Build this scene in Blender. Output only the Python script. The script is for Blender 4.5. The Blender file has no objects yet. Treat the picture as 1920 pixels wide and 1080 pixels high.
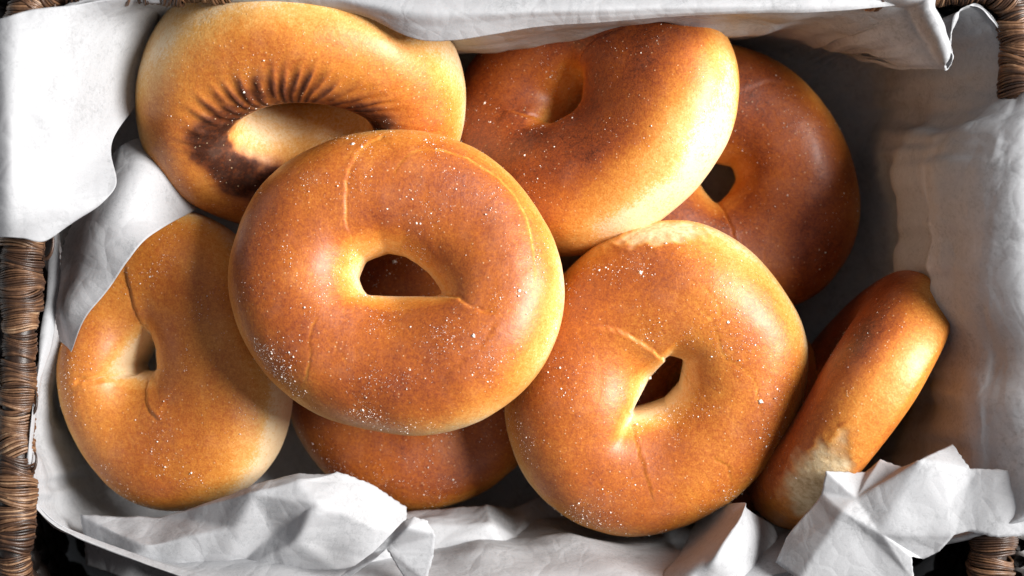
import bpy, bmesh, math
import numpy as np
from mathutils import Matrix, Vector

R = math.radians
scene = bpy.context.scene
COL = scene.collection

# ------------------------------------------------------------------ camera
CAM_H = 0.85                      # metres above the basket floor, looking straight down
FPX = 4111.0                      # focal length in photograph pixels (1920 wide)
cam_d = bpy.data.cameras.new('camera')
cam = bpy.data.objects.new('camera', cam_d)
COL.objects.link(cam)
cam.location = (0, 0, CAM_H)
cam.rotation_euler = (0, 0, 0)
cam_d.sensor_width = 36.0
cam_d.lens = FPX * 36.0 / 1920.0
cam_d.clip_start = 0.01
cam_d.clip_end = 50
cam_d.dof.use_dof = True
cam_d.dof.focus_distance = CAM_H - 0.088
cam_d.dof.aperture_fstop = 8.0
scene.camera = cam

# ------------------------------------------------------------------ world and lamp (window light, indoors)
world = bpy.data.worlds.new('World')
scene.world = world
world.use_nodes = True
bg = world.node_tree.nodes['Background']
bg.inputs['Color'].default_value = (0.95, 0.95, 1.0, 1)
bg.inputs['Strength'].default_value = 0.21

LIGHT_AZ, LIGHT_EL, LIGHT_D = R(13), R(40), 1.7
ld = bpy.data.lights.new('window_light', 'AREA')
ld.shape = 'DISK'
ld.size = 0.95
ld.energy = 92
ld.color = (1.0, 0.965, 0.925)
lo = bpy.data.objects.new('window_light', ld)
COL.objects.link(lo)
ldir = Vector((math.cos(LIGHT_AZ) * math.cos(LIGHT_EL), math.sin(LIGHT_AZ) * math.cos(LIGHT_EL), math.sin(LIGHT_EL)))
lo.location = ldir * LIGHT_D + Vector((0, 0, 0.06))
lo.rotation_euler = ldir.to_track_quat('Z', 'Y').to_euler()

scene.view_settings.view_transform = 'Standard'
scene.view_settings.look = 'None'
scene.view_settings.exposure = 0.0
scene.view_settings.gamma = 1.0
scene.render.engine = 'CYCLES'
scene.cycles.use_denoising = True
scene.cycles.max_bounces = 8
scene.cycles.diffuse_bounces = 4
scene.cycles.caustics_reflective = False
scene.cycles.caustics_refractive = False

# ------------------------------------------------------------------ helpers
rng = np.random.default_rng(11)


def W(px, py, z):
    """photograph pixel + height -> world point"""
    k = (CAM_H - z) / FPX
    return ((px - 960) * k, (540 - py) * k, z)


def WA(a):
    a = np.asarray(a, float)
    k = (CAM_H - a[..., 2]) / FPX
    return np.stack([(a[..., 0] - 960) * k, (540 - a[..., 1]) * k, a[..., 2]], -1)


_perm = np.random.default_rng(5).permutation(256)
_perm = np.concatenate([_perm, _perm, _perm])
_grad = np.random.default_rng(6).normal(size=(256, 3))
_grad /= np.linalg.norm(_grad, axis=1)[:, None]


def perlin(p):
    p = np.asarray(p, float)
    i = np.floor(p).astype(int)
    f = p - i
    u = f * f * f * (f * (f * 6 - 15) + 10)
    i &= 255
    out = 0
    for dx in (0, 1):
        wx = u[..., 0] if dx else 1 - u[..., 0]
        for dy in (0, 1):
            wy = u[..., 1] if dy else 1 - u[..., 1]
            for dz in (0, 1):
                wz = u[..., 2] if dz else 1 - u[..., 2]
                h = _perm[_perm[_perm[i[..., 0] + dx] + i[..., 1] + dy] + i[..., 2] + dz]
                g = _grad[h]
                d = g[..., 0] * (f[..., 0] - dx) + g[..., 1] * (f[..., 1] - dy) + g[..., 2] * (f[..., 2] - dz)
                out = out + wx * wy * wz * d
    return out


def fbm(p, octv=3):
    s, a = 0, 1.0
    for k in range(octv):
        s = s + a * perlin(p * 2 ** k + 17.3 * k)
        a *= 0.5
    return s


def smooth(a, b, x):
    t = np.clip((x - a) / (b - a), 0, 1)
    return t * t * (3 - 2 * t)


def mesh_np(name, verts, faces, shade=True):
    """verts (n,3), faces (m,k) int array (all the same size) or list of tuples"""
    me = bpy.data.meshes.new(name)
    if isinstance(faces, np.ndarray):
        n, m, k = len(verts), len(faces), faces.shape[1]
        me.vertices.add(n)
        me.vertices.foreach_set('co', np.asarray(verts, np.float32).ravel())
        me.loops.add(m * k)
        me.loops.foreach_set('vertex_index', faces.astype(np.int32).ravel())
        me.polygons.add(m)
        me.polygons.foreach_set('loop_start', np.arange(0, m * k, k, dtype=np.int32))
        me.update(calc_edges=True)
    else:
        me.from_pydata([tuple(v) for v in verts], [], faces)
        me.update()
    if shade:
        me.polygons.foreach_set('use_smooth', np.ones(len(me.polygons), bool))
    return me


def link(name, me, mat=None, parent=None, label=None, cat=None, group=None, kind=None):
    o = bpy.data.objects.new(name, me)
    COL.objects.link(o)
    if mat and me and not me.materials:
        me.materials.append(mat)
    if parent:
        o.parent = parent
    for k, v in (('label', label), ('category', cat), ('group', group), ('kind', kind)):
        if v:
            o[k] = v
    return o


def catmull(P, n, closed=False):
    """P (k,d) -> n samples through the points"""
    P = np.asarray(P, float)
    k = len(P)
    if closed:
        t = np.arange(n) / n * k
        i = np.floor(t).astype(int)
        f = (t - i)[:, None]
        p0, p1, p2, p3 = P[(i - 1) % k], P[i % k], P[(i + 1) % k], P[(i + 2) % k]
    else:
        t = np.linspace(0, k - 1, n)
        i = np.minimum(np.floor(t).astype(int), k - 2)
        f = (t - i)[:, None]
        E = np.vstack([2 * P[0] - P[1], P, 2 * P[-1] - P[-2]])
        p0, p1, p2, p3 = E[i], E[i + 1], E[i + 2], E[i + 3]
    return 0.5 * (2 * p1 + (p2 - p0) * f + (2 * p0 - 5 * p1 + 4 * p2 - p3) * f ** 2 + (3 * p1 - p0 - 3 * p2 + p3) * f ** 3)


# ------------------------------------------------------------------ materials
class NT:
    def __init__(self, name):
        self.m = bpy.data.materials.new(name)
        self.m.use_nodes = True
        self.t = self.m.node_tree
        self.t.nodes.clear()
        self.out = self.t.nodes.new('ShaderNodeOutputMaterial')

    def n(self, typ, **kw):
        nd = self.t.nodes.new(typ)
        for k, v in kw.items():
            if k[0].isupper() or ' ' in k:
                nd.inputs[k].default_value = v
            else:
                setattr(nd, k, v)
        return nd

    def l(self, a, b):
        self.t.links.new(a, b)

    def math(self, op, a, b=None, clamp=False):
        nd = self.t.nodes.new('ShaderNodeMath')
        nd.operation = op
        nd.use_clamp = clamp
        for i, v in enumerate((a, b)):
            if v is None:
                continue
            if isinstance(v, (int, float)):
                nd.inputs[i].default_value = v
            else:
                self.l(v, nd.inputs[i])
        return nd.outputs[0]

    def mix(self, f, a, b, blend='MIX'):
        nd = self.t.nodes.new('ShaderNodeMix')
        nd.data_type = 'RGBA'
        nd.blend_type = blend
        for s, v in ((nd.inputs['Factor'], f), (nd.inputs[6], a), (nd.inputs[7], b)):
            if isinstance(v, (int, float)):
                s.default_value = v
            elif isinstance(v, tuple):
                s.default_value = v + (1,) if len(v) == 3 else v
            else:
                self.l(v, s)
        return nd.outputs[2]

    def ramp(self, f, stops):
        nd = self.t.nodes.new('ShaderNodeValToRGB')
        el = nd.color_ramp.elements
        while len(el) < len(stops):
            el.new(0.5)
        for e, (p, c) in zip(el, stops):
            e.position = p
            e.color = (c, c, c, 1) if isinstance(c, (int, float)) else tuple(c) + (1,)
        self.l(f, nd.inputs[0])
        return nd.outputs[0]


def crust_material():
    g = NT('bagel_crust')
    tc = g.n('ShaderNodeTexCoord').outputs['Object']
    info = g.n('ShaderNodeObjectInfo')
    off = g.n('ShaderNodeVectorMath', operation='ADD')
    g.l(tc, off.inputs[0])
    sc = g.n('ShaderNodeVectorMath', operation='SCALE')
    g.l(info.outputs['Location'], sc.inputs[0])
    sc.inputs['Scale'].default_value = 3.7
    g.l(sc.outputs[0], off.inputs[1])
    co = off.outputs[0]
    at = g.n('ShaderNodeAttribute', attribute_name='crust')
    sep = g.n('ShaderNodeSeparateColor')
    g.l(at.outputs['Color'], sep.inputs[0])
    brown, pale, burn = sep.outputs
    seam = g.n('ShaderNodeAttribute', attribute_name='seam').outputs['Fac']

    def noise(scale, detail=2, rough=0.5):
        nd = g.n('ShaderNodeTexNoise', Scale=scale, Detail=detail, Roughness=rough)
        g.l(co, nd.inputs['Vector'])
        return nd.outputs['Fac']
    n_big, n_mid, n_fine, n_grain = noise(38, 2), noise(170, 3, .6), noise(700, 2, .6), noise(1700, 1)
    v = g.math('ADD', brown, g.math('MULTIPLY', g.math('SUBTRACT', n_big, .5), .16))
    v = g.math('ADD', v, g.math('MULTIPLY', g.math('SUBTRACT', n_mid, .5), .14))
    v = g.math('ADD', v, g.math('MULTIPLY', g.math('SUBTRACT', n_fine, .5), .34))
    v = g.math('ADD', v, g.math('MULTIPLY', g.math('SUBTRACT', n_grain, .5), .34))
    v = g.math('SUBTRACT', v, g.math('MULTIPLY', seam, .42), clamp=True)
    col = g.ramp(v, [(0.0, (.82, .62, .38)), (.20, (.72, .38, .105)), (.42, (.59, .215, .032)), (.64, (.40, .104, .014)),
                     (.84, (.24, .050, .011)), (1.0, (.10, .020, .006))])
    # scorched underside
    bn = g.math('MULTIPLY', burn, g.math('ADD', .55, g.math('MULTIPLY', n_fine, .9)), clamp=True)
    bcol = g.ramp(bn, [(0, (.46, .16, .035)), (.35, (.27, .075, .018)), (.70, (.12, .032, .010)), (1, (.045, .014, .007))])
    col = g.mix(g.math('MULTIPLY', burn, 1.5, clamp=True), col, bcol)
    # pale torn crumb where bagels touched in the oven
    pn = g.ramp(noise(420, 3, .7), [(.3, (.50, .33, .16)), (.55, (.74, .57, .34)), (.8, (.83, .70, .48))])
    col = g.mix(pale, col, pn)
    # a thin dry film of flour
    dust = g.ramp(noise(90, 4, .65), [(.50, 0), (.78, 1)])
    topm = g.n('ShaderNodeAttribute', attribute_name='dust').outputs['Fac']
    col = g.mix(g.math('MULTIPLY', g.math('MULTIPLY', dust, topm), .05), col, (.76, .60, .48))
    # tiny pale pin-prick blisters
    vo = g.n('ShaderNodeTexVoronoi', Scale=520.0)
    g.l(co, vo.inputs['Vector'])
    pin = g.ramp(vo.outputs['Distance'], [(.10, 1), (.19, 0)])
    vr = g.n('ShaderNodeSeparateColor')
    g.l(vo.outputs['Color'], vr.inputs[0])
    pin = g.math('MULTIPLY', pin, g.math('GREATER_THAN', vr.outputs[0], .62))
    col = g.mix(g.math('MULTIPLY', pin, .38), col, (.83, .60, .36))
    b = g.n('ShaderNodeBsdfPrincipled')
    g.l(col, b.inputs['Base Color'])
    b.inputs['Subsurface Weight'].default_value = .06
    b.inputs['Subsurface Radius'].default_value = (1.0, .45, .18)
    b.inputs['Subsurface Scale'].default_value = .0025
    rg = g.math('ADD', .36, g.math('MULTIPLY', n_mid, .18))
    rg = g.math('ADD', rg, g.math('MULTIPLY', pale, .4))
    rg = g.math('ADD', rg, g.math('MULTIPLY', burn, .25))
    g.l(g.math('ADD', rg, g.math('MULTIPLY', n_fine, .10)), b.inputs['Roughness'])
    g.l(g.math('SUBTRACT', .46, g.math('MULTIPLY', burn, .34)), b.inputs['Specular IOR Level'])
    g.l(g.math('SUBTRACT', .14, g.math('MULTIPLY', g.math('ADD', burn, pale, clamp=True), .14)), b.inputs['Coat Weight'])
    b.inputs['Coat Roughness'].default_value = .30
    hgt = g.math('ADD', g.math('MULTIPLY', n_fine, .55), g.math('MULTIPLY', n_grain, .35))
    hgt = g.math('ADD', hgt, g.math('MULTIPLY', pin, .5))
    hgt = g.math('ADD', hgt, g.math('MULTIPLY', n_mid, .8))
    bp = g.n('ShaderNodeBump', Strength=.42, Distance=.00045)
    g.l(hgt, bp.inputs['Height'])
    g.l(bp.outputs[0], b.inputs['Normal'])
    g.l(b.outputs[0], g.out.inputs[0])
    return g.m


def flour_material():
    g = NT('flour')
    b = g.n('ShaderNodeBsdfPrincipled', Roughness=.7)
    b.inputs['Base Color'].default_value = (.88, .84, .78, 1)
    g.l(b.outputs[0], g.out.inputs[0])
    return g.m


def paper_material(name='parchment', tint=(.605, .625, .655), trans=.40):
    g = NT(name)
    tc = g.n('ShaderNodeTexCoord').outputs['Object']

    def noise(scale, detail=3, rough=.6, dist=0):
        nd = g.n('ShaderNodeTexNoise', Scale=scale, Detail=detail, Roughness=rough, Distortion=dist)
        g.l(tc, nd.inputs['Vector'])
        return nd.outputs['Fac']
    cloud, fibre, fine = noise(60, 4, .65, .6), noise(700, 4, .75, .8), noise(2200, 2)
    m = g.math('ADD', g.math('MULTIPLY', cloud, .45), g.math('MULTIPLY', fibre, .55))
    col = g.ramp(m, [(.34, tuple(c * .60 for c in tint)), (.48, tuple(c * .88 for c in tint)), (.62, tint)])
    b = g.n('ShaderNodeBsdfPrincipled', Roughness=.52)
    g.l(col, b.inputs['Base Color'])
    b.inputs['Specular IOR Level'].default_value = .35
    tr = g.n('ShaderNodeBsdfTranslucent')
    g.l(g.mix(1.0, col, (1.0, .93, .90), 'MULTIPLY'), tr.inputs['Color'])
    wv = g.n('ShaderNodeTexNoise', Scale=30.0, Detail=2.0)
    g.l(tc, wv.inputs['Vector'])
    wa = g.n('ShaderNodeVectorMath', operation='MULTIPLY_ADD')
    g.l(wv.outputs['Color'], wa.inputs[0])
    wa.inputs[1].default_value = (.018, .018, .018)
    g.l(tc, wa.inputs[2])

    def crease(scale, w):
        nd = g.n('ShaderNodeTexVoronoi', feature='DISTANCE_TO_EDGE', Scale=scale)
        g.l(wa.outputs[0], nd.inputs['Vector'])
        return g.ramp(nd.outputs['Distance'], [(0, 0), (w, 1)])
    cr = g.math('ADD', g.math('MULTIPLY', crease(48, .16), .9), g.math('MULTIPLY', crease(115, .2), .45))
    bp0 = g.n('ShaderNodeBump', Strength=.35, Distance=.0006)
    g.l(cr, bp0.inputs['Height'])
    bp = g.n('ShaderNodeBump', Strength=.30, Distance=.0005)
    g.l(bp0.outputs[0], bp.inputs['Normal'])
    g.l(g.math('ADD', g.math('MULTIPLY', cloud, 1.3), g.math('ADD', g.math('MULTIPLY', fibre, .5), g.math('MULTIPLY', fine, .12))), bp.inputs['Height'])
    g.l(bp.outputs[0], b.inputs['Normal'])
    g.l(bp.outputs[0], tr.inputs['Normal'])
    mx = g.n('ShaderNodeMixShader')
    f = g.ramp(m, [(.3, trans * .6), (.7, trans * 1.3)])
    g.l(f, mx.inputs[0])
    g.l(b.outputs[0], mx.inputs[1])
    g.l(tr.outputs[0], mx.inputs[2])
    g.l(mx.outputs[0], g.out.inputs[0])
    return g.m


def wicker_material(name, stops, rough=.45):
    g = NT(name)
    tc = g.n('ShaderNodeTexCoord').outputs['Object']
    info = g.n('ShaderNodeObjectInfo').outputs['Random']
    at = g.n('ShaderNodeAttribute', attribute_name='strand').outputs['Fac']
    nd = g.n('ShaderNodeTexNoise', Scale=260.0, Detail=4.0, Roughness=.7)
    g.l(tc, nd.inputs['Vector'])
    v = g.math('ADD', g.math('MULTIPLY', nd.outputs['Fac'], .55), g.math('MULTIPLY', at, .40))
    v = g.math('ADD', v, g.math('MULTIPLY', g.math('SUBTRACT', info, .5), .25), clamp=True)
    col = g.ramp(v, stops)
    b = g.n('ShaderNodeBsdfPrincipled', Roughness=rough)
    g.l(col, b.inputs['Base Color'])
    bp = g.n('ShaderNodeBump', Strength=.5, Distance=.0005)
    g.l(nd.outputs['Fac'], bp.inputs['Height'])
    g.l(bp.outputs[0], b.inputs['Normal'])
    g.l(b.outputs[0], g.out.inputs[0])
    return g.m


def table_material():
    g = NT('pale_table')
    tc = g.n('ShaderNodeTexCoord').outputs['Object']
    nd = g.n('ShaderNodeTexNoise', Scale=14.0, Detail=5.0)
    g.l(tc, nd.inputs['Vector'])
    b = g.n('ShaderNodeBsdfPrincipled', Roughness=.55)
    g.l(g.ramp(nd.outputs['Fac'], [(.3, (.56, .62, .65)), (.7, (.72, .77, .79))]), b.inputs['Base Color'])
    g.l(b.outputs[0], g.out.inputs[0])
    return g.m


M_CRUST, M_FLOUR = crust_material(), flour_material()
M_PAPER = paper_material()
M_WRAP = wicker_material('raffia', [(.15, (.012, .006, .004)), (.45, (.055, .026, .014)), (.66, (.16, .082, .042)), (.92, (.42, .28, .17))], .42)
M_DARK = wicker_material('dark_cane', [(.2, (.010, .007, .006)), (.7, (.05, .028, .02)), (1, (.11, .06, .04))], .5)
M_TABLE = table_material()

# ------------------------------------------------------------------ tabletop
TZ = -0.010
bm = bmesh.new()
bmesh.ops.create_grid(bm, x_segments=2, y_segments=2, size=1.2)
for v in bm.verts:
    v.co.z = TZ
me = bpy.data.meshes.new('tabletop')
bm.to_mesh(me)
bm.free()
link('tabletop', me, M_TABLE, kind='structure', label='pale blue grey tabletop under the basket')

# ------------------------------------------------------------------ basket
RIM_Z, RIM_R = .100, .0058
rim_px = [(26, 1060), (28, 900), (33, 740), (40, 560), (42, 400), (40, 200), (48, 40), (90, -16), (200, -26), (500, -34), (900, -38),
          (1300, -34), (1650, -24), (1820, -26), (1885, -8), (1908, 60), (1916, 250), (1912, 520), (1895, 800), (1866, 980), (1858, 1060),
          (1830, 1130), (1700, 1150), (1300, 1160), (900, 1160), (500, 1158), (150, 1150), (50, 1120)]
rim_ctrl = np.array([W(x, y, RIM_Z) for x, y in rim_px])
rim = catmull(rim_ctrl, 900, True)
seg = np.linalg.norm(np.roll(rim, -1, 0) - rim, axis=1)
cum = np.concatenate([[0], np.cumsum(seg)])
RIM_LEN = cum[-1]


def rim_at(s):
    s = s % RIM_LEN
    i = min(np.searchsorted(cum, s, 'right') - 1, len(rim) - 1)
    f = (s - cum[i]) / seg[i]
    a, b = rim[i], rim[(i + 1) % len(rim)]
    t = (b - a) / np.linalg.norm(b - a)
    return a + (b - a) * f, t


def tube(path, rad, sides=8, closed=False, up=(0, 0, 1)):
    """path (n,3), rad scalar or (n,) -> verts, quad faces"""
    P = np.asarray(path, float)
    n = len(P)
    rad = np.broadcast_to(np.asarray(rad, float), (n,))
    if closed:
        T = np.roll(P, -1, 0) - np.roll(P, 1, 0)
    else:
        T = np.gradient(P, axis=0)
    T /= np.linalg.norm(T, axis=1)[:, None] + 1e-12
    U = np.broadcast_to(np.asarray(up, float), T.shape)
    A = np.cross(U, T)
    bad = np.linalg.norm(A, axis=1) < 1e-3
    A[bad] = np.cross(np.array([1., 0, 0]), T[bad])
    A /= np.linalg.norm(A, axis=1)[:, None] + 1e-12
    B = np.cross(T, A)
    ang = np.arange(sides) / sides * 2 * np.pi
    V = P[:, None] + rad[:, None, None] * (A[:, None] * np.cos(ang)[None, :, None] + B[:, None] * np.sin(ang)[None, :, None])
    i = np.arange(n if closed else n - 1)[:, None]
    j = np.arange(sides)[None]
    i2 = (i + 1) % n
    F = np.stack([i * sides + j, i * sides + (j + 1) % sides, i2 * sides + (j + 1) % sides, i2 * sides + j], -1).reshape(-1, 4)
    return V.reshape(-1, 3), F


def merge(parts):
    vs, fs, k = [], [], 0
    for v, f in parts:
        vs.append(v)
        fs.append(f + k)
        k += len(v)
    return np.vstack(vs), np.vstack(fs)


basket = link('basket', None, label='brown woven basket with fibre wrapped rim lined with white paper', cat='basket')
v, f = tube(rim, RIM_R * .86, 14, True)
link('rim_core', mesh_np('rim_core', v, f), M_WRAP, basket)

# bindings: bundles of raffia strands wound round the rim
bind_meshes = []
for k in range(8):
    g = np.random.default_rng(100 + k)
    parts, tone = [], []
    ns = 12
    tilt = g.uniform(-.35, .35)
    for q in range(ns):
        w = (q + .5) / ns - .5
        ang = np.linspace(0, 2 * np.pi, 25)[:-1]
        rr = RIM_R * (1.0 + .13 * math.cos(w * 2.6) + g.uniform(-.03, .05))
        rr = rr + RIM_R * .03 * np.sin(ang * 2 + g.uniform(0, 6))
        x = w * .0092 + tilt * .0042 * np.sin(ang) + .0007 * np.sin(ang * 2 + q * .3 + k) + g.uniform(-.0002, .0002)
        P = np.stack([x, np.cos(ang) * rr, np.sin(ang) * rr], -1)
        vv, ff = tube(P, .00052 * g.uniform(.7, 1.25), 5, True, (1, 0, 0))
        parts.append((vv, ff))
        tone.append(np.full(len(vv), np.clip(g.normal(.55, .28), 0, 1)))
    vv, ff = merge(parts)
    me = mesh_np('binding', vv, ff)
    a = me.attributes.new('strand', 'FLOAT', 'POINT')
    a.data.foreach_set('value', np.concatenate(tone).astype(np.float32))
    me.materials.append(M_WRAP)
    bind_meshes.append(me)
s = 0.0
while s < RIM_LEN - .004:
    p, t = rim_at(s)
    o = bpy.data.objects.new('binding', bind_meshes[rng.integers(8)])
    COL.objects.link(o)
    o.parent = basket
    X = Vector(t)
    Z = Vector((0, 0, 1))
    Y = Z.cross(X).normalized()
    M = Matrix((X, Y, Z)).transposed().to_4x4()
    M.translation = Vector(p)
    o.matrix_world = M @ Matrix.Rotation(rng.uniform(-.2, .2), 4, 'Z') @ Matrix.Rotation(rng.uniform(0, 6.28), 4, 'X') @ Matrix.Diagonal((rng.uniform(.85, 1.2), 1, 1, 1))
    r_ = rng.uniform(.84, 1.16)
    o.matrix_world = o.matrix_world @ Matrix.Diagonal((1, r_, r_, 1))
    s += rng.uniform(.0062, .0098)

# loose curled fibres standing off the rim
for k, (px, py, sgn) in enumerate([(56, 752, 1), (58, 862, 1), (8, 700, -1), (6, 830, -1), (84, 455, 1), (1842, 1015, -1), (1880, 1000, 1), (1878, 30, 1), (90, 8, 1)]):
    g = np.random.default_rng(300 + k)
    c = np.array(W(px, py, RIM_Z + .002))
    a = np.linspace(0, g.uniform(1.8, 3.0), 18)
    r0 = g.uniform(.0025, .0045)
    P = c + np.stack([sgn * r0 * (np.sin(a) * .7), -r0 * np.cos(a) * 1.3, .001 * np.sin(a * 1.3)], -1)
    vv, ff = tube(P, np.linspace(.0007, .0003, 18), 6)
    link('loose_fibre', mesh_np('loose_fibre', vv, ff), M_WRAP, basket)

# woven wall: stakes and rows of weavers
cen = np.array([0, -.004, 0])
NW = 420
wall_path = catmull(rim_ctrl, NW, True)
tw = np.roll(wall_path, -1, 0) - np.roll(wall_path, 1, 0)
tw /= np.linalg.norm(tw, axis=1)[:, None]
nw = np.stack([tw[:, 1], -tw[:, 0], 0 * tw[:, 0]], -1)
nw *= np.sign(((wall_path - cen) * nw).sum(1))[:, None]
for r_ in range(12):
    z = -.002 + r_ * .0086
    ph = np.arange(NW) / NW * 2 * np.pi * 35 + (r_ % 2) * np.pi
    P = wall_path.copy() + nw * (.0095 + .0028 * np.sin(ph))[:, None]
    P[:, 2] = z + .0006 * np.sin(ph * 2.3 + r_)
    vv, ff = tube(P, .0047, 8, True)
    link('weaver', mesh_np('weaver', vv, ff), M_DARK, basket)
stake = None
for k in range(70):
    i = int((k + .5) / 70 * NW)
    p = wall_path[i] + nw[i] * .0095
    if stake is None:
        vv, ff = tube(np.array([[0, 0, -.006], [0, 0, .03], [0, 0, .07], [0, 0, RIM_Z]]), .0022, 8, False, (1, 0, 0))
        stake = mesh_np('stake', vv, ff)
        stake.materials.append(M_DARK)
    o = link('stake', stake, None, basket)
    o.location = (p[0], p[1], 0)
base_v = np.vstack([np.append(wall_path[::4, :2], np.full((NW // 4, 1), -.0085), 1), np.append(wall_path[::4, :2], np.full((NW // 4, 1), -.0045), 1)])
nb = NW // 4
faces = [tuple(range(nb))[::-1], tuple(range(nb, 2 * nb))] + [(i, (i + 1) % nb, nb + (i + 1) % nb, nb + i) for i in range(nb)]
link('base', mesh_np('base', base_v, faces, False), M_DARK, basket)


# ------------------------------------------------------------------ paper
def grid_faces(nr, nc, wrap=False):
    i = np.arange(nr - 1)[:, None]
    j = np.arange(nc if wrap else nc - 1)[None]
    j2 = (j + 1) % nc
    return np.stack([i * nc + j, i * nc + j2, (i + 1) * nc + j2, (i + 1) * nc + j], -1).reshape(-1, 4)


def grid_normals(G, wrap=False):
    du = np.gradient(G, axis=0)
    if wrap:
        dv = (np.roll(G, -1, 1) - np.roll(G, 1, 1)) / 2
    else:
        dv = np.gradient(G, axis=1)
    n = np.cross(du, dv)
    return n / (np.linalg.norm(n, axis=-1, keepdims=True) + 1e-12)


def crumple(P, amp, scale=40., seed=0.):
    """straight creases in many directions: facets meeting at sharp folds"""
    g = np.random.default_rng(int(seed * 10) + 77)
    warp = np.stack([fbm(P * scale * .35 + seed + q, 2) for q in (0, 20, 40)], -1) * (.55 / scale)
    Q = P + warp
    out = 0
    for q in range(7):
        d = g.normal(size=3)
        d /= np.linalg.norm(d)
        lam = 1.0 / scale * g.uniform(.9, 2.6)
        t = (Q @ d) / lam + g.uniform(0, 9)
        tri = np.abs((t % 1) - .5) * 2
        out = out + (tri - .5) * lam * scale * np.clip(fbm(P * scale * .3 + seed * 3 + q * 7, 1) * 1.5 + .45, 0, 1)
    return amp * .55 * out


def solid(o, t=.00014):
    m = o.modifiers.new('thickness', 'SOLIDIFY')
    m.thickness = t
    m.offset = 0


# the liner: floor sheet that climbs all four walls.  station: top edge, floor edge, overhang
ST = [((1840, 965, .104), (1600, 905), (1965, 965, .118)), ((1852, 870, .106), (1650, 845), (1995, 860, .119)),
      ((1846, 765, .107), (1662, 740), (1995, 765, .118)), ((1864, 660, .104), (1650, 640), (1995, 660, .114)),
      ((1848, 540, .116), (1657, 540), (1995, 540, .118)), ((1862, 420, .126), (1650, 430), (1995, 420, .122)),
      ((1868, 310, .128), (1642, 330), (1990, 310, .122)), ((1884, 235, .122), (1634, 250), (1965, 225, .114)),
      ((1908, 165, .102), (1626, 190), (1935, 160, .106)), ((1882, 75, .102), (1610, 140), (1886, 71, .1035)),
      ((1836, 16, .102), (1596, 112), (1836, 11, .1035)), ((1797, 28, .101), (1580, 98), (1794, 24, .1025)),
      ((1785, 75, .100), (1568, 92), (1781, 75, .1015)), ((1788, 108, .099), (1558, 88), (1785, 112, .1005)),
      ((1775, 131, .099), (1548, 86), (1771, 131, .1005)), ((1752, 100, .101), (1530, 82), (1778, 84, .106)),
      ((1716, 36, .103), (1500, 78), (1752, 18, .109)), ((1688, 8, .104), (1450, 75), (1724, -14, .108)),
      ((1500, 0, .104), (1300, 72), (1500, -30, .104)), ((1300, 0, .103), (1100, 72), (1300, -30, .104)), ((1000, 2, .103), (920, 72), (1000, -30, .104)),
      ((700, -8, .102), (700, 72), (700, -34, .104)), ((450, -6, .102), (450, 72), (450, -34, .104)), ((300, 0, .102), (300, 78), (296, -30, .104)),
      ((190, 14, .102), (235, 92), (180, -20, .104)), ((105, 48, .102), (200, 115), (88, 40, .104)),
      ((96, 160, .096), (185, 190), (82, 160, .098)), ((112, 350, .066), (178, 330), (104, 350, .069)), ((104, 540, .070), (174, 540), (94, 540, .073)),
      ((72, 760, .100), (174, 720), (60, 760, .103)), ((62, 880, .098), (185, 850), (52, 885, .101)),
      ((75, 945, .090), (230, 920), (62, 952, .093)), ((180, 1010, .078), (330, 960), (172, 1022, .081)), ((500, 1105, .095), (500, 978), (500, 1125, .098)),
      ((900, 1105, .095), (900, 985), (900, 1125, .098)), ((1300, 1105, .095), (1250, 985), (1300, 1125, .098)), ((1650, 1030, .085), (1480, 950), (1668, 1045, .088))]
NS = 720
top = catmull(WA([s_[0] for s_ in ST]), NS, True)
flo = catmull(WA([s_[1] + (0.0,) for s_ in ST]), NS, True)
ovr = catmull(WA([s_[2] for s_ in ST]), NS, True)
rows = []
cf = np.array([.0, .0, .0])
for v_ in np.linspace(.04, .97, 34):
    rows.append(cf + (flo - cf) * v_)
ctr = flo.mean(0)
outw = flo - np.array([ctr[0], ctr[1], 0])
outw /= np.linalg.norm(outw, axis=1)[:, None]
left_w = smooth(-.08, -.14, flo[:, 0])[:, None]
for u_ in np.linspace(0, 1, 56):
    xyb = u_
    P = flo + (top - flo) * xyb
    P[:, 2] = top[:, 2] * (1 - (1 - u_) ** 1.35)
    P += outw * (.0075 * math.sin(math.pi * u_) * left_w - .008 * math.sin(math.pi * u_) * (1 - left_w))
    rows.append(P)
for u_ in np.linspace(0, 1, 22)[1:]:
    P = top + (ovr - top) * u_
    P[:, 2] += .008 * math.sin(math.pi * u_) * np.minimum(1, np.linalg.norm(ovr - top, axis=1) / .02)
    rows.append(P)
G = np.array(rows)
soft = np.zeros(len(G))
soft[1:-1] = .5
soft[66:] *= np.clip(1 - (np.arange(len(G) - 66)) / 14., .12, 1)
for it in range(90):                    # a wide, soft bend between floor and wall
    k_ = soft if it < 6 else np.where(np.arange(len(G)) < 80, soft, 0)
    G[1:-1] += k_[1:-1, None, None] * ((G[:-2] + G[2:]) * .5 - G[1:-1])
nrm = grid_normals(G, True)
lev = np.concatenate([np.full(34, .0), np.linspace(0, 1, 56), np.ones(21)])[:, None]
fade = np.sin(np.pi * np.clip(lev, 0, 1)) * .9 + .1
fade[-22:] = .32
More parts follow.
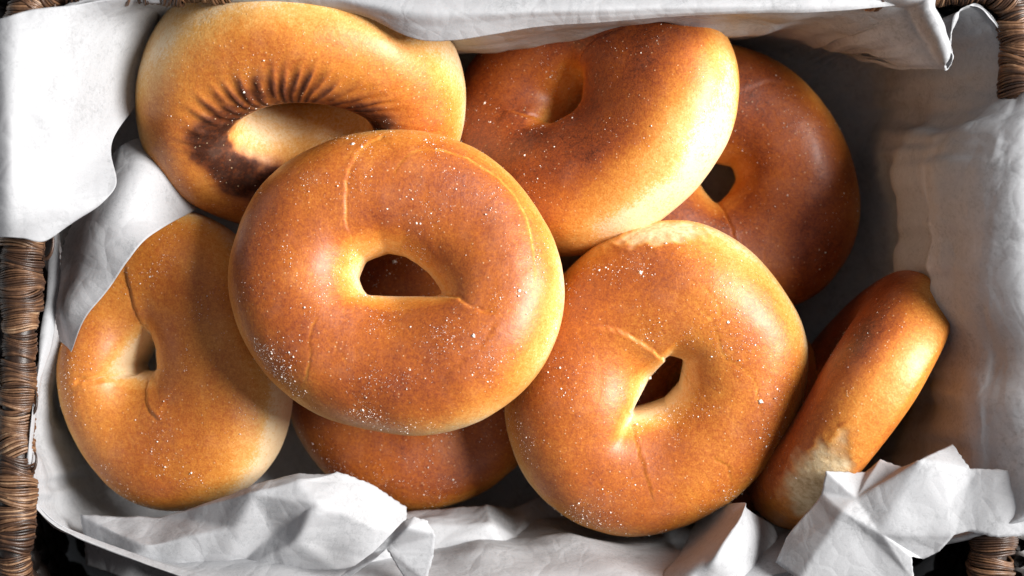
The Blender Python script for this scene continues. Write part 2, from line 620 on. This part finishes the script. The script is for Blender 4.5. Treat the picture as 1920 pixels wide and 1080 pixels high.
# folds that run up the walls, plus crumple
su = np.arange(NS)[None] / NS
fold = fbm(np.stack([np.cos(su * 2 * np.pi) * 5 + 0 * lev, np.sin(su * 2 * np.pi) * 5 + 0 * lev, .5 * lev + 0 * su], -1), 3)
G = G + nrm * ((fold * .0080 + crumple(G, .0048, 34, 3.)) * fade)[..., None]
G[..., 2] = np.maximum(G[..., 2], .0006)
liner = link('paper_liner', mesh_np('paper_liner', G.reshape(-1, 3), grid_faces(len(G), NS, True)), M_PAPER,
             label='large sheet of white baking paper lining the floor and walls of the basket', cat='paper', group='baking paper in the basket')
solid(liner)


def refine(pts, tris, cuts, relax, amp, scale, seed, sag=0.0):
    """facets (pixel, pixel, height) -> dense mesh with softened creases and crumples"""
    bm = bmesh.new()
    vs = [bm.verts.new(W(*p)) for p in pts]
    for t in tris:
        bm.faces.new([vs[i] for i in t])
    bmesh.ops.triangulate(bm, faces=bm.faces[:])
    bmesh.ops.subdivide_edges(bm, edges=bm.edges[:], cuts=cuts, use_grid_fill=True)
    bmesh.ops.triangulate(bm, faces=bm.faces[:])
    bmesh.ops.recalc_face_normals(bm, faces=bm.faces[:])
    inner = [v for v in bm.verts if not v.is_boundary]
    for _ in range(relax):
        bmesh.ops.smooth_vert(bm, verts=inner, factor=.5, use_axis_x=True, use_axis_y=True, use_axis_z=True)
    bm.normal_update()
    P = np.array([v.co[:] for v in bm.verts])
    N = np.array([v.normal[:] for v in bm.verts])
    if N[:, 2].mean() < 0:
        bmesh.ops.reverse_faces(bm, faces=bm.faces[:])
        N = -N
    d = crumple(P, amp, scale, seed) + amp * .5 * fbm(P * scale * .45 + seed, 2)
    P2 = P + N * d[:, None]
    # torn, slightly ragged border
    rag = perlin(P * 900 + seed)[:, None] * .0005
    for v, p, q in zip(bm.verts, P2, rag):
        v.co = p
        if v.is_boundary:
            v.co.x += q[0]
            v.co.y += q[0] * .7
    me = bpy.data.meshes.new('paper')
    bm.to_mesh(me)
    bm.free()
    me.polygons.foreach_set('use_smooth', np.ones(len(me.polygons), bool))
    return me


def patch(ctrl, nr, nc, amp, scale, seed, teeth=None):
    """control net (pixel, pixel, height) -> smooth sheet"""
    C = WA(np.array(ctrl, float))
    A = np.stack([catmull(C[:, j], nr) for j in range(C.shape[1])], 1)
    G = np.stack([catmull(A[i], nc) for i in range(nr)], 0)
    n = grid_normals(G)
    if n[..., 2].mean() < 0:
        n = -n
    G = G + n * (crumple(G, amp, scale, seed) + amp * fbm(G * scale * .4 + seed, 2))[..., None]
    if teeth is not None:                  # pinked edge on the first column
        d = G[:, 1] - G[:, 0]
        d /= np.linalg.norm(d, axis=1)[:, None]
        saw = np.abs((np.arange(nr) / 6.0) % 1 - .5) * 2
        G[:, 0] += d * (saw * teeth)[:, None]
    F = grid_faces(nr, nc)
    return mesh_np('paper', G.reshape(-1, 3), F)


def paper(name, me, label):
    o = link(name, me, M_PAPER, label=label, cat='paper', group='baking paper in the basket')
    solid(o)
    return o


# bright flap folded out over the rim, upper corner
paper('paper_flap', patch([
    [(-80, 60, .105), (5, 34, .118), (60, 18, .116), (150, 8, .110), (300, -14, .104)],
    [(-80, 130, .105), (0, 110, .121), (60, 95, .118), (150, 70, .106), (300, 40, .070)],
    [(-80, 230, .105), (0, 220, .122), (55, 215, .119), (140, 200, .107), (285, 150, .062)],
    [(-80, 330, .105), (0, 330, .122), (50, 330, .120), (130, 310, .109), (212, 262, .090)],
    [(-80, 410, .105), (0, 405, .121), (50, 405, .119), (140, 380, .110), (216, 352, .103)],
    [(-80, 450, .105), (0, 443, .117), (40, 445, .116), (84, 452, .113), (142, 410, .108)]], 110, 90, .0009, 60, 2.),
    'bright white paper flap folded over the wrapped rim in the corner')
# narrow strip with a pinked edge that leans over the left bagel
paper('pinked_paper_strip', patch([
    [(205, 300, .060), (228, 272, .068), (275, 262, .060), (340, 300, .030)],
    [(178, 350, .066), (215, 330, .078), (288, 328, .076), (390, 370, .042)],
    [(123, 440, .068), (160, 425, .080), (205, 430, .087), (272, 450, .088)],
    [(112, 520, .068), (135, 510, .080), (165, 520, .086), (205, 540, .088)],
    [(98, 580, .068), (108, 575, .078), (122, 585, .084), (160, 596, .087)],
    [(112, 640, .066), (118, 644, .070), (126, 650, .076), (134, 660, .080)]], 180, 40, .0006, 70, 5., teeth=.0017),
    'narrow translucent paper strip with zigzag cut edge leaning over the oval bagel')
# strip folded over the far rim
paper('folded_paper_edge', patch([
    [(420, -90, .095), (600, -90, .095), (760, -90, .095), (1000, -90, .095), (1300, -80, .095), (1600, -70, .095), (1760, -60, .095)],
    [(420, -40, 0.105), (600, -30, 0.107), (780, -14, 0.108), (1000, -16, 0.108), (1300, -16, 0.107), (1560, -12, 0.106), (1740, -18, 0.104)],
    [(430, -14, 0.106), (610, -8, 0.110), (790, 20, 0.113), (1010, 16, 0.113), (1300, 8, 0.111), (1540, 4, 0.108), (1700, -4, 0.104)],
    [(430, 0, 0.104), (640, 12, 0.108), (800, 50, 0.110), (1015, 34, 0.111), (1300, 22, 0.110), (1540, 14, 0.108), (1695, 4, 0.104)],
    [(430, 6, 0.102), (660, 24, 0.105), (805, 77, 0.107), (1025, 50, 0.108), (1300, 29, 0.108), (1545, 21, 0.107), (1692, 9, 0.104)]], 60, 240, .0006, 45, 8.),
    'long white paper edge folded inward over the far rim above the bagels')
# crumpled paper along the near side
paper('crumpled_paper', refine(
    [(150, 965, .060), (300, 968, .064), (470, 918, .082), (565, 888, .080), (632, 884, .078), (690, 906, .072), (765, 950, .064),   # 0-6 upper edge
     (272, 1024, .080), (440, 990, .083), (475, 926, .088), (595, 943, .090), (700, 988, .078), (760, 1000, .070),                  # 7-12
     (235, 1085, .074), (420, 1085, .074), (516, 995, .079), (560, 1015, .087), (640, 1080, .080), (740, 1060, .070),               # 13-18
     (225, 1150, .070), (400, 1150, .076), (640, 1150, .080), (760, 1150, .076), (160, 1060, .062), (560, 905, .088)],
    [(0, 1, 7), (0, 7, 23), (23, 7, 13), (1, 2, 9), (1, 9, 8), (1, 8, 7), (7, 8, 14), (7, 14, 13), (2, 3, 24), (2, 24, 9), (24, 3, 4), (24, 4, 5), (24, 5, 10), (9, 24, 10),
     (5, 6, 11), (10, 5, 11), (6, 12, 11), (9, 10, 15), (8, 9, 15), (8, 15, 14), (10, 16, 15), (10, 11, 16), (14, 15, 16), (14, 16, 17), (16, 11, 18), (16, 18, 17), (11, 12, 18),
     (13, 14, 20), (13, 20, 19), (14, 17, 21), (14, 21, 20), (17, 18, 22), (17, 22, 21)], 18, 4, .0012, 75, 12.),
    'crumpled translucent paper with sharp folds bunched below the half hidden bagel')
paper('curled_paper_corner', refine(
    [(636, 1082, .100), (700, 1036, .103), (735, 1000, .106), (757, 977, .107), (778, 969, .107), (802, 977, .106), (816, 1004, .104), (813, 1040, .102), (800, 1090, .100),
     (762, 1090, .098), (726, 1029, .104), (766, 990, .111), (712, 1042, .106), (650, 1086, .101)],
    [(0, 1, 12), (0, 12, 13), (1, 2, 10), (1, 10, 12), (2, 3, 11), (2, 11, 10), (3, 4, 11), (11, 4, 5), (11, 5, 6), (10, 11, 6), (10, 6, 7), (10, 7, 8), (10, 8, 9)], 14, 8, .0002, 60, 14.),
    'small curled white paper corner standing up at the near edge')
paper('flat_paper_fold', refine(
    [(740, 955, 0.040), (860, 950, 0.042), (912, 944, 0.042), (962, 950, 0.028), (1010, 930, 0.022), (1120, 990, 0.018), (1260, 1000, 0.018), (1360, 960, 0.022),
     (770, 985, 0.060), (920, 985, 0.058), (965, 1006, 0.046), (1050, 1020, 0.032), (1200, 1040, 0.034), (1320, 1020, 0.040),
     (800, 1030, .064), (940, 1028, .058), (1060, 1062, 0.054), (1230, 1080, 0.058), (790, 1150, 0.090), (1000, 1150, 0.092), (1250, 1150, 0.092), (1330, 1090, 0.060)],
    [(0, 1, 8), (1, 2, 9), (1, 9, 8), (2, 3, 10), (2, 10, 9), (3, 4, 10), (4, 11, 10), (4, 5, 11), (5, 6, 12), (5, 12, 11), (6, 7, 13), (6, 13, 12),
     (8, 9, 14), (9, 15, 14), (9, 10, 15), (10, 11, 16), (10, 16, 15), (11, 12, 16), (12, 17, 16), (12, 13, 17), (13, 21, 17), (14, 15, 18), (15, 19, 18), (15, 16, 19),
     (16, 17, 20), (16, 20, 19), (17, 21, 20)], 18, 4, .0013, 75, 21.),
    'greyish paper lying in shade just below the bagel with the square hole')
paper('upright_paper_fold', patch([
    [(1240, 1120, .098), (1300, 1085, .100), (1330, 1100, .098), (1350, 1150, .09)],
    [(1240, 1085, .088), (1318, 1058, .100), (1350, 1060, .102), (1400, 1120, .085)],
    [(1270, 1040, .070), (1345, 1025, .096), (1368, 1025, .099), (1440, 1080, .072)],
    [(1300, 990, .052), (1378, 978, .088), (1392, 985, .091), (1460, 1030, .060)],
    [(1330, 950, .044), (1393, 942, .080), (1402, 955, .082), (1450, 985, .052)]], 60, 60, .0007, 50, 24.),
    'upright folded paper edge between the square holed bagel and the standing bagel')
paper('crumpled_paper_corner', refine(
    [(1549, 883, .100), (1623, 886, .094), (1605, 934, .102), (1650, 861, .096), (1691, 876, .098), (1724, 864, .110), (1786, 831, .100), (1822, 878, .110), (1945, 884, .117),   # 0-8
     (1945, 1003, .116), (1869, 1007, .114), (1816, 996, .112), (1789, 1003, .111), (1760, 1033, .106), (1730, 1048, .104), (1709, 1045, .106), (1652, 1000, .108),             # 9-16
     (1714, 1090, .104), (1500, 1090, .100), (1454, 1054, .092), (1475, 1008, .092), (1540, 926, .098), (1580, 960, .106), (1720, 1150, .10), (1480, 1150, .095)],
    [(0, 2, 21), (0, 1, 2), (1, 3, 2), (3, 4, 2), (4, 5, 2), (5, 12, 16), (5, 16, 2), (16, 12, 13), (16, 13, 14), (16, 14, 15), (5, 6, 7), (5, 7, 12), (7, 8, 11), (7, 11, 12), (8, 9, 10), (8, 10, 11),
     (2, 22, 21), (2, 16, 22), (22, 20, 21), (22, 19, 20), (22, 18, 19), (22, 16, 17), (16, 15, 17), (22, 17, 18), (18, 17, 23), (18, 23, 24)], 18, 5, .0009, 70, 33.),
    'bunched white paper corner with torn edges covering the end of the standing bagel')


# ------------------------------------------------------------------ bagels
def polar(pts, c, th, sm):
    """closed outline as radius over angle round c, lightly smoothed"""
    p = np.asarray(pts, float)
    p = np.concatenate([p + (np.roll(p, -1, 0) - p) * t_ for t_ in np.arange(16) / 16.])
    d = p - c
    a = np.arctan2(d[:, 1], d[:, 0])
    r = np.hypot(d[:, 0], d[:, 1])
    k = np.argsort(a)
    a, r = a[k], r[k]
    a = np.concatenate([a - 2 * np.pi, a, a + 2 * np.pi])
    r = np.concatenate([r, r, r])
    t = (th + np.pi) % (2 * np.pi) - np.pi
    out = np.interp(t, a, r)
    return blur(out, sm)


def blur(x, w):
    if w <= 0:
        return x
    n = len(x)
    f = np.fft.rfft(x)
    return np.fft.irfft(f * np.exp(-.5 * (np.arange(len(f)) * w * 2 * np.pi / n) ** 2), n)


def poly_dist(P, line):
    """distance to, side of and position along a polyline (xy)"""
    best = np.full(len(P), 1e9)
    side = np.zeros(len(P))
    along = np.zeros(len(P))
    n = len(line) - 1
    for i in range(n):
        a, b = line[i], line[i + 1]
        ab = b - a
        L2 = ab @ ab
        t = np.clip(((P - a) @ ab) / L2, 0, 1)
        q = a + t[:, None] * ab
        d = np.hypot(*(P - q).T)
        s_ = np.sign(ab[0] * (P[:, 1] - a[1]) - ab[1] * (P[:, 0] - a[0]))
        m = d < best
        best[m] = d[m]
        side[m] = s_[m]
        along[m] = (i + t[m]) / n
    return best, side, along


def bagel(label, c, zc, outer, hole, half_h, az=0., tilt=0., seams=(), tone=0., seed=1, N=420, M=150, hole_blur=5.0, scars=(), under=False,
          flour=700, pale_dir=None, bulge=(), power=2.25, roll=0.0, inner_soft=.55, hole_c=None, spin=0.):
    """outer / hole: ('e', ax, ay) ellipse in metres, or pixel outline as seen in the picture"""
    k = (CAM_H - zc) / FPX
    c = np.asarray(c, float)
    azr, tl = R(az), R(tilt)
    d = np.array([math.cos(azr), math.sin(azr)])

    def loc(pts):
        q = (np.asarray(pts, float) - c) * np.array([1, -1]) * k
        return q + np.outer(q @ d, d) * (1 / math.cos(tl) - 1)
    th = np.arange(N) / N * 2 * np.pi
    if outer[0] == 'e':
        ax, ay = outer[1:]
        Ro = ax * ay / np.sqrt((ay * np.cos(th - R(spin))) ** 2 + (ax * np.sin(th - R(spin))) ** 2)
        Ro = Ro * (1 + .018 * np.sin(2 * th + seed) + .012 * np.sin(3 * th + seed * 2.1))
    else:
        Ro = polar(loc(outer), (0, 0), th, N * .022)
    if hole[0] == 'e':
        ax, ay = hole[1:]
        Ri = ax * ay / np.sqrt((ay * np.cos(th)) ** 2 + (ax * np.sin(th)) ** 2)
        Ri = Ri * (1 + .06 * np.sin(2 * th + seed * 3) + .05 * np.sin(3 * th + seed * 1.7))
        Ri_s = blur(Ri, 10)
    else:
        Ri = polar(loc(hole), (0, 0), th, N * .0042 * hole_blur)
        Ri_s = blur(Ri, 26)
    ph = np.arange(M) / M * 2 * np.pi
    cp, sp = np.cos(ph), np.sin(ph)
    ex = 2 / power
    xs = np.sign(cp) * np.abs(cp) ** ex
    zs = np.sign(sp) * np.abs(sp) ** ex
    inner = smooth(-.05, -.95, xs)[:, None]
    ri = Ri_s[None] * (1 - inner) + Ri[None] * inner
    rc, a = (Ro[None] + ri) / 2, (Ro[None] - ri) / 2
    rr = rc + a * xs[:, None]
    wv_ = .3 if under else 1.
    hh = half_h * (1 + wv_ * (.05 * np.sin(th * 2 + seed * 1.3) + .035 * np.sin(th * 3 + seed * 2.9)))[None]
    for ba, bw, bh in bulge:                       # thicker stretches of the dough rope
        hh = hh + bh * np.exp(-(((th - R(ba) + np.pi) % (2 * np.pi) - np.pi) / R(bw)) ** 2)[None]
    zz = hh * zs[:, None]
    flat = -half_h * .78
    zz = np.where(zz < flat * .6, flat * .6 + (zz - flat * .6) * .45, zz)
    X = np.stack([rr * np.cos(th)[None], rr * np.sin(th)[None], zz], -1)

    def normals(Q):
        du = np.roll(Q, -1, 0) - np.roll(Q, 1, 0)
        dv = np.roll(Q, -1, 1) - np.roll(Q, 1, 1)
        n = np.cross(dv, du)
        return n / (np.linalg.norm(n, axis=-1, keepdims=True) + 1e-12)
    n = normals(X)
    if (n[M // 4, :, 2]).mean() < 0:
        n = -n
    off = seed * 7.31
    disp = .0012 * fbm(X * 28 + off, 2) + .00014 * fbm(X * 150 + off, 2)
    Pxy = X[..., :2].reshape(-1, 2)
    topm = (smooth(-.15, .25, n[..., 2])).reshape(-1)
    seam_a = np.zeros(N * M)
    ds = np.zeros(N * M)
    for sm in seams:
        pts, wid, depth, step = sm[:4]
        kk = (.9, .7) if 'start' in sm else (.5, .35)
        wid, depth, step = wid * .70, depth * kk[0], step * kk[1]
        pal = sm[4] if len(sm) > 4 else .8
        ln = loc(catmull(np.array(pts, float), 24))
        wob = np.stack([perlin(np.stack([ln[:, 0] * 500, ln[:, 1] * 500, 0 * ln[:, 0] + off + q], -1)) for q in (0, 40)], -1)
        ln = ln + wob * .0011
        dd, sd, al = poly_dist(Pxy, ln)
        fd = smooth(0, .14, al) * smooth(1, .80, al) * topm
        if len(sm) > 5 and sm[5] == 'start':       # runs out of the hole: no fade at its beginning
            fd = smooth(1, .75, al) * topm
        ds += fd * (-depth * np.exp(-(dd / wid) ** 2) + step * .5 * (1 + np.tanh(sd * dd / (wid * .8))) * np.exp(-dd / .008))
        brk = .25 + 1.3 * np.clip(perlin(np.stack([Pxy[:, 0] * 300, Pxy[:, 1] * 300, np.full(len(Pxy), off)], -1)) + .3, 0, 1)
        seam_a = np.maximum(seam_a, fd * pal * .75 * brk * np.exp(-(dd / (wid * 1.05)) ** 2))
    disp = disp + ds.reshape(M, N)
    th2 = np.broadcast_to(th[None], (M, N))
    burn = np.zeros((M, N))
    rel = np.broadcast_to(xs[:, None], (M, N))
    if under:
        # scorched ring of the underside round the hole, with short radial wrinkles
        sk = th2 + .22 * rel
        wr = 2.6 * perlin(np.stack([np.cos(sk) * 7.5, np.sin(sk) * 7.5, 0 * sk + 4.2], -1)) + 1.0 * perlin(np.stack([np.cos(sk) * 15, np.sin(sk) * 15, 0 * sk + 9.2], -1))
        wr = np.clip(wr, -1, 1)
        amt = smooth(-.1, .55, np.sin(th2 - .1)) * .9 + .1
        edge = -.06 + .15 * np.clip(wr, -1, 1) * amt + .12 * np.sin(th2 * 2 + 3.4) + .10 * perlin(np.stack([np.cos(th2) * 3, np.sin(th2) * 3, rel * 2], -1))
        rib = .5 + .5 * np.sin(42 * sk + 9 * perlin(np.stack([np.cos(th2) * 2.2, np.sin(th2) * 2.2, 0 * th2 + 7], -1)))
        rib = rib ** 1.6 * np.clip(.75 + 1.2 * perlin(np.stack([np.cos(th2) * 9, np.sin(th2) * 9, 0 * th2 + 2], -1)), 0, 1.2)
        topw = smooth(.15, .75, np.sin(th2 - .05))
        nb_ = fbm(X * 170, 3)
        e2 = -.06 + .26 * (rib - .35) * topw + .12 * np.sin(th2 * 2 + 3.4) + .22 * fbm(X * 60 + 5, 2)
        burn = smooth(e2 + .36, e2 - .22, rel) * smooth(-.86, -.60, rel + .09 * perlin(X * 260)) * (n[..., 2] > -.1)
        burn = burn * ((1 - topw) * (.80 + .25 * smooth(-.2, .9, -np.cos(th2)) + .5 * nb_) + topw * (.52 + .34 * rib + .34 * nb_))
        wr = rib * 2 - 1
        disp = disp + .00055 * wr * amt * np.exp(-((rel + .15) / .32) ** 2) * (n[..., 2] > 0)
    scar = np.zeros((M, N))
    Xn = X / np.linalg.norm(X, axis=-1, keepdims=True)
    for (sa, sz, wa, wz, dep) in scars:            # torn patch: angle, height, widths
        da = ((th2 - R(sa) + np.pi) % (2 * np.pi) - np.pi) / R(wa)
        dz = (X[..., 2] - sz) / wz
        q = np.sqrt(da ** 2 + dz ** 2) + .5 * fbm(X * 120 + 3, 3)
        m = smooth(1.1, .55, q) * (rel > .1)
        scar = np.maximum(scar, m)
        disp = disp - m * dep + m * .0003 * fbm(X * 330, 3) + .0003 * np.exp(-((q - 1.08) / .14) ** 2) * (rel > .1)
    X = X + n * disp[..., None]
    n = normals(X)
    if (n[M // 4, :, 2]).mean() < 0:
        n = -n
    # browning by the oven: crown darker, flanks and hole wall pale
    nz = n[..., 2]
    br = .16 + .46 * smooth(.05, .95, nz) + .10 * smooth(-.1, -.6, nz)
    br = br - .14 * smooth(-.45, -.95, rel) * (nz < .75)
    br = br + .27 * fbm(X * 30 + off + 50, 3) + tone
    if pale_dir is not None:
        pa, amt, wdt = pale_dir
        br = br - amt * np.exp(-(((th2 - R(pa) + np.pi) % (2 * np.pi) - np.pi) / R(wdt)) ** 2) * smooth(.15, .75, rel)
    if under:
        br = br + .12 * smooth(-.55, -.85, rel)  # upside-down bagel: shade inside its hole painted in as darker crust
    br = np.clip(br, 0, 1)
    me = mesh_np('crust', X.reshape(-1, 3), None if False else np.ascontiguousarray(
        np.stack([(np.arange(M)[:, None] * N + np.arange(N)[None]), (np.arange(M)[:, None] * N + (np.arange(N)[None] + 1) % N),
                  ((np.arange(M)[:, None] + 1) % M * N + (np.arange(N)[None] + 1) % N), ((np.arange(M)[:, None] + 1) % M * N + np.arange(N)[None])], -1).reshape(-1, 4)[:, ::-1]))
    ca = me.attributes.new('crust', 'FLOAT_COLOR', 'POINT')
    rgba = np.stack([br, np.clip(scar, 0, 1), np.clip(burn, 0, 1), np.ones_like(br)], -1)
    ca.data.foreach_set('color', rgba.astype(np.float32).ravel())
    sa = me.attributes.new('seam', 'FLOAT', 'POINT')
    sa.data.foreach_set('value', np.clip(seam_a, 0, 1).astype(np.float32))
    da = me.attributes.new('dust', 'FLOAT', 'POINT')
    da.data.foreach_set('value', smooth(.1, .8, nz).astype(np.float32).ravel())
    root = link('bagel', None, label=label, cat='bagel', group='bagels heaped in the basket')
    axis = Vector((math.sin(azr), -math.cos(azr), 0))
    Mx = Matrix.Rotation(tl, 4, axis) @ Matrix.Rotation(R(roll), 4, 'Z')
    Mx.translation = Vector(W(c[0], c[1], zc))
    root.matrix_world = Mx
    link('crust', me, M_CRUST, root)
    # flour: little flakes lying on the upper side, clustered
    flour = int(flour * 2.6)
    if flour:
        g = np.random.default_rng(seed + 900)
        dens = np.clip(fbm(X * 55 + off + 80, 3) + .12, 0, 1) ** 1.8 * smooth(.05, .5, nz)
        w = dens.ravel() * (rr * hh / half_h).ravel()
        idx = g.choice(N * M, flour, p=w / w.sum())
        P = X.reshape(-1, 3)[idx] + g.normal(0, .00025, (flour, 3))
        Nn = n.reshape(-1, 3)[idx]
        size = np.exp(g.normal(math.log(.000092), .45, flour))
        big = g.random(flour) < .05
        size[big] *= 2.7
        oct_v = np.array([[1, 0, 0], [0, 1, 0], [-1, 0, 0], [0, -1, 0], [0, 0, 1], [0, 0, -1]], float)
        oct_f = np.array([[0, 1, 4], [1, 2, 4], [2, 3, 4], [3, 0, 4], [1, 0, 5], [2, 1, 5], [3, 2, 5], [0, 3, 5]])
        t1 = np.cross(Nn, g.normal(size=(flour, 3)))
        t1 /= np.linalg.norm(t1, axis=1)[:, None]
        t2 = np.cross(Nn, t1)
        V = oct_v[None] * size[:, None, None] * g.uniform(.6, 1.4, (flour, 6, 1))
        V = P[:, None] + V[..., :1] * t1[:, None] + V[..., 1:2] * t2[:, None] + V[..., 2:] * .55 * Nn[:, None]
        F = (oct_f[None] + 6 * np.arange(flour)[:, None, None]).reshape(-1, 3)
        link('flour', mesh_np('flour', V.reshape(-1, 3), F, False), M_FLOUR, root, kind='stuff')
    return root


# two bagels on the floor of the basket first
bagel('dark bagel almost hidden underneath the one with the square hole', (1315, 745), .024, ('e', .046, .046), ('e', .008, .009), .020, tone=.12, seed=3, N=200, M=80, flour=150)
bagel('half hidden bagel lying below the central bagel, only its lower arc showing', (782, 702), .025, ('e', .0505, .0505), ('e', .009, .008), .021, tone=.10, seed=4, flour=900,
      seams=[([(700, 880), (770, 915), (850, 925), (930, 905)], .0005, .0003, .0002, .5)], N=360, M=120)
bagel('shaded brown bagel lying flat beside the paper wall, behind the tilted bagel', (1345, 338), .023,
      [(1357, 76), (1429, 99), (1494, 140), (1553, 209), (1594, 285), (1610, 376), (1599, 456), (1558, 530), (1499, 572), (1400, 598), (1300, 597), (1200, 560), (1120, 480), (1085, 380), (1085, 280), (1130, 180), (1210, 110), (1290, 78)],
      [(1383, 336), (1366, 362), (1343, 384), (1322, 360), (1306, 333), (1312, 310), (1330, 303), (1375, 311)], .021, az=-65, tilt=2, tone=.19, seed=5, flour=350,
      seams=[([(1345, 200), (1390, 180), (1440, 165), (1500, 170)], .0007, .0004, .0006, .3), ([(1345, 384), (1362, 425), (1370, 460)], .0008, .0005, .0006, .3, 'start')])
bagel('oval bagel leaning beside the wrapped rim with its hole pinched to a slit', (288, 674), .048,
      [(298, 396), (363, 396), (415, 419), (470, 470), (520, 560), (548, 660), (550, 749), (538, 821), (492, 892), (441, 931), (363, 958), (311, 955), (259, 950), (201, 911), (156, 847), (130, 782),
       (121, 717), (122, 652), (149, 580), (194, 505), (240, 440)],
      [(300, 628), (307, 655), (307, 694), (290, 696), (268, 694), (262, 684), (276, 662), (290, 640)], .0215, az=4, tilt=13, tone=-.13, seed=6, hole_blur=2.4,
      flour=650, seams=[([(270, 694), (240, 702), (205, 709), (178, 713)], .0018, .0016, .0012, 0, 'start'), ([(300, 690), (308, 730), (322, 765), (350, 785)], .0009, .0006, .0012, .15, 'start'),
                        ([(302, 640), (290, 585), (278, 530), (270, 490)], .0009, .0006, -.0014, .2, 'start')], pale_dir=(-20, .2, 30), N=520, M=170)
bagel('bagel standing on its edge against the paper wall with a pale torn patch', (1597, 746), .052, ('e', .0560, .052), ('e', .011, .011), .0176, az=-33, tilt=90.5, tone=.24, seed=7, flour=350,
      scars=[(-74, .001, 24, .0095, .0001)], seams=[], N=420, M=150)
bagel('bagel lying upside down with dark scorched ring around its hole', (566, 186), .062, ('e', .0580, .0540), ('e', .0215, .0092), .0275, az=93, tilt=43, tone=-.06, seed=8, flour=420,
      under=True, power=2.4)
bagel('tilted brown bagel half in shade under the folded paper edge', (1086, 206), .048,
      [(1311, 29), (1343, 70), (1359, 140), (1356, 188), (1332, 268), (1289, 333), (1236, 386), (1182, 424), (1118, 454), (1053, 474), (980, 470), (920, 430), (882, 360), (866, 280), (868, 215), (887, 150),
       (920, 105), (967, 70), (1030, 40), (1100, 22), (1180, 10), (1250, 8)],
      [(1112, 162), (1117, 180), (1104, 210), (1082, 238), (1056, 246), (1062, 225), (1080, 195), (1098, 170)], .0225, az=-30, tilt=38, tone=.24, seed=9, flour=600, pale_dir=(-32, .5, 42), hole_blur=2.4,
      seams=[([(1058, 243), (1040, 246), (1018, 242), (1000, 236)], .0010, .0008, .0006, .2, 'start'), ([(1112, 166), (1150, 132), (1200, 112), (1230, 108)], .0007, .0006, -.0014, .3, 'start')], N=520, M=170)
bagel('golden bagel with small square hole and pale scar on its upper edge', (1229, 712), .062,
      [(1264, 413), (1328, 429), (1387, 461), (1433, 505), (1474, 563), (1503, 616), (1514, 674), (1503, 756), (1480, 814), (1433, 878), (1375, 937), (1299, 983), (1235, 1007), (1171, 1010), (1112, 992),
       (1048, 960), (1002, 919), (967, 861), (946, 797), (946, 740), (960, 690), (985, 630), (1018, 570), (1060, 512), (1124, 456), (1182, 426)],
      [(1250, 662), (1279, 669), (1277, 695), (1273, 720), (1247, 750), (1215, 762), (1181, 773), (1194, 748), (1217, 709)], .0225, az=72, tilt=11, N=680, M=200, tone=.0, seed=10, flour=1500, hole_blur=2.4,
      scars=[(88, .008, 17, .0075, .0007)], pale_dir=(45, .06, 40), bulge=((230, 50, .0015),),
      seams=[([(1250, 664), (1225, 637), (1190, 612), (1140, 592), (1085, 600)], .0007, .0004, .0011, .35, 'start'), ([(1183, 775), (1200, 822), (1215, 872), (1231, 932)], .0009, .00015, .0006, .35, 'start'),
             ([(1280, 525), (1325, 575), (1350, 640), (1400, 680), (1415, 730), (1425, 790)], .0005, .0004, .0002, .7), ([(1330, 830), (1362, 850), (1365, 900), (1330, 950)], .0008, .0004, .0005, .3),
             ([(1075, 945), (1150, 985), (1240, 990), (1330, 955), (1385, 900)], .0006, .0004, .0003, .5), ([(1310, 515), (1335, 545), (1352, 590)], .0004, .0003, .0002, .5)])
bagel('topmost central bagel with a half moon hole and floury crust', (742, 526), .086,
      [(750, 241), (829, 251), (908, 288), (965, 333), (1016, 401), (1047, 463), (1061, 536), (1055, 604), (1027, 672), (987, 728), (942, 765), (897, 788), (807, 813), (739, 813), (649, 796), (586, 774),
       (536, 737), (485, 683), (445, 615), (425, 536), (434, 463), (462, 389), (496, 344), (547, 299), (626, 260), (682, 247)],
      [(672, 520), (684, 488), (705, 480), (726, 473), (758, 480), (782, 496), (803, 514), (818, 535), (830, 556), (773, 556), (692, 554), (680, 539)], .0225, az=-65, tilt=8, N=680, M=200, tone=.08, seed=12, flour=1700,
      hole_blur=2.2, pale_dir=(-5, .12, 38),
      seams=[([(735, 262), (716, 274), (685, 305), (668, 345), (664, 390), (664, 430), (673, 468)], .00055, .0005, -.0008, .9), ([(745, 365), (761, 327), (790, 301), (852, 302), (908, 327), (953, 361), (987, 406), (1004, 463), (1010, 536), (1002, 590)], .00055, .0004, -.0007, .85),
             ([(832, 556), (869, 572), (903, 593), (945, 604)], .0010, .0006, -.0009, .25, 'start'), ([(612, 600), (600, 640), (598, 690), (580, 735)], .0006, .0004, .0004, .8),
             ([(625, 640), (650, 668), (668, 700)], .0004, .0003, .0002, .7), ([(945, 606), (910, 660), (865, 695), (830, 725)], .0012, .0005, .0006, 0)])
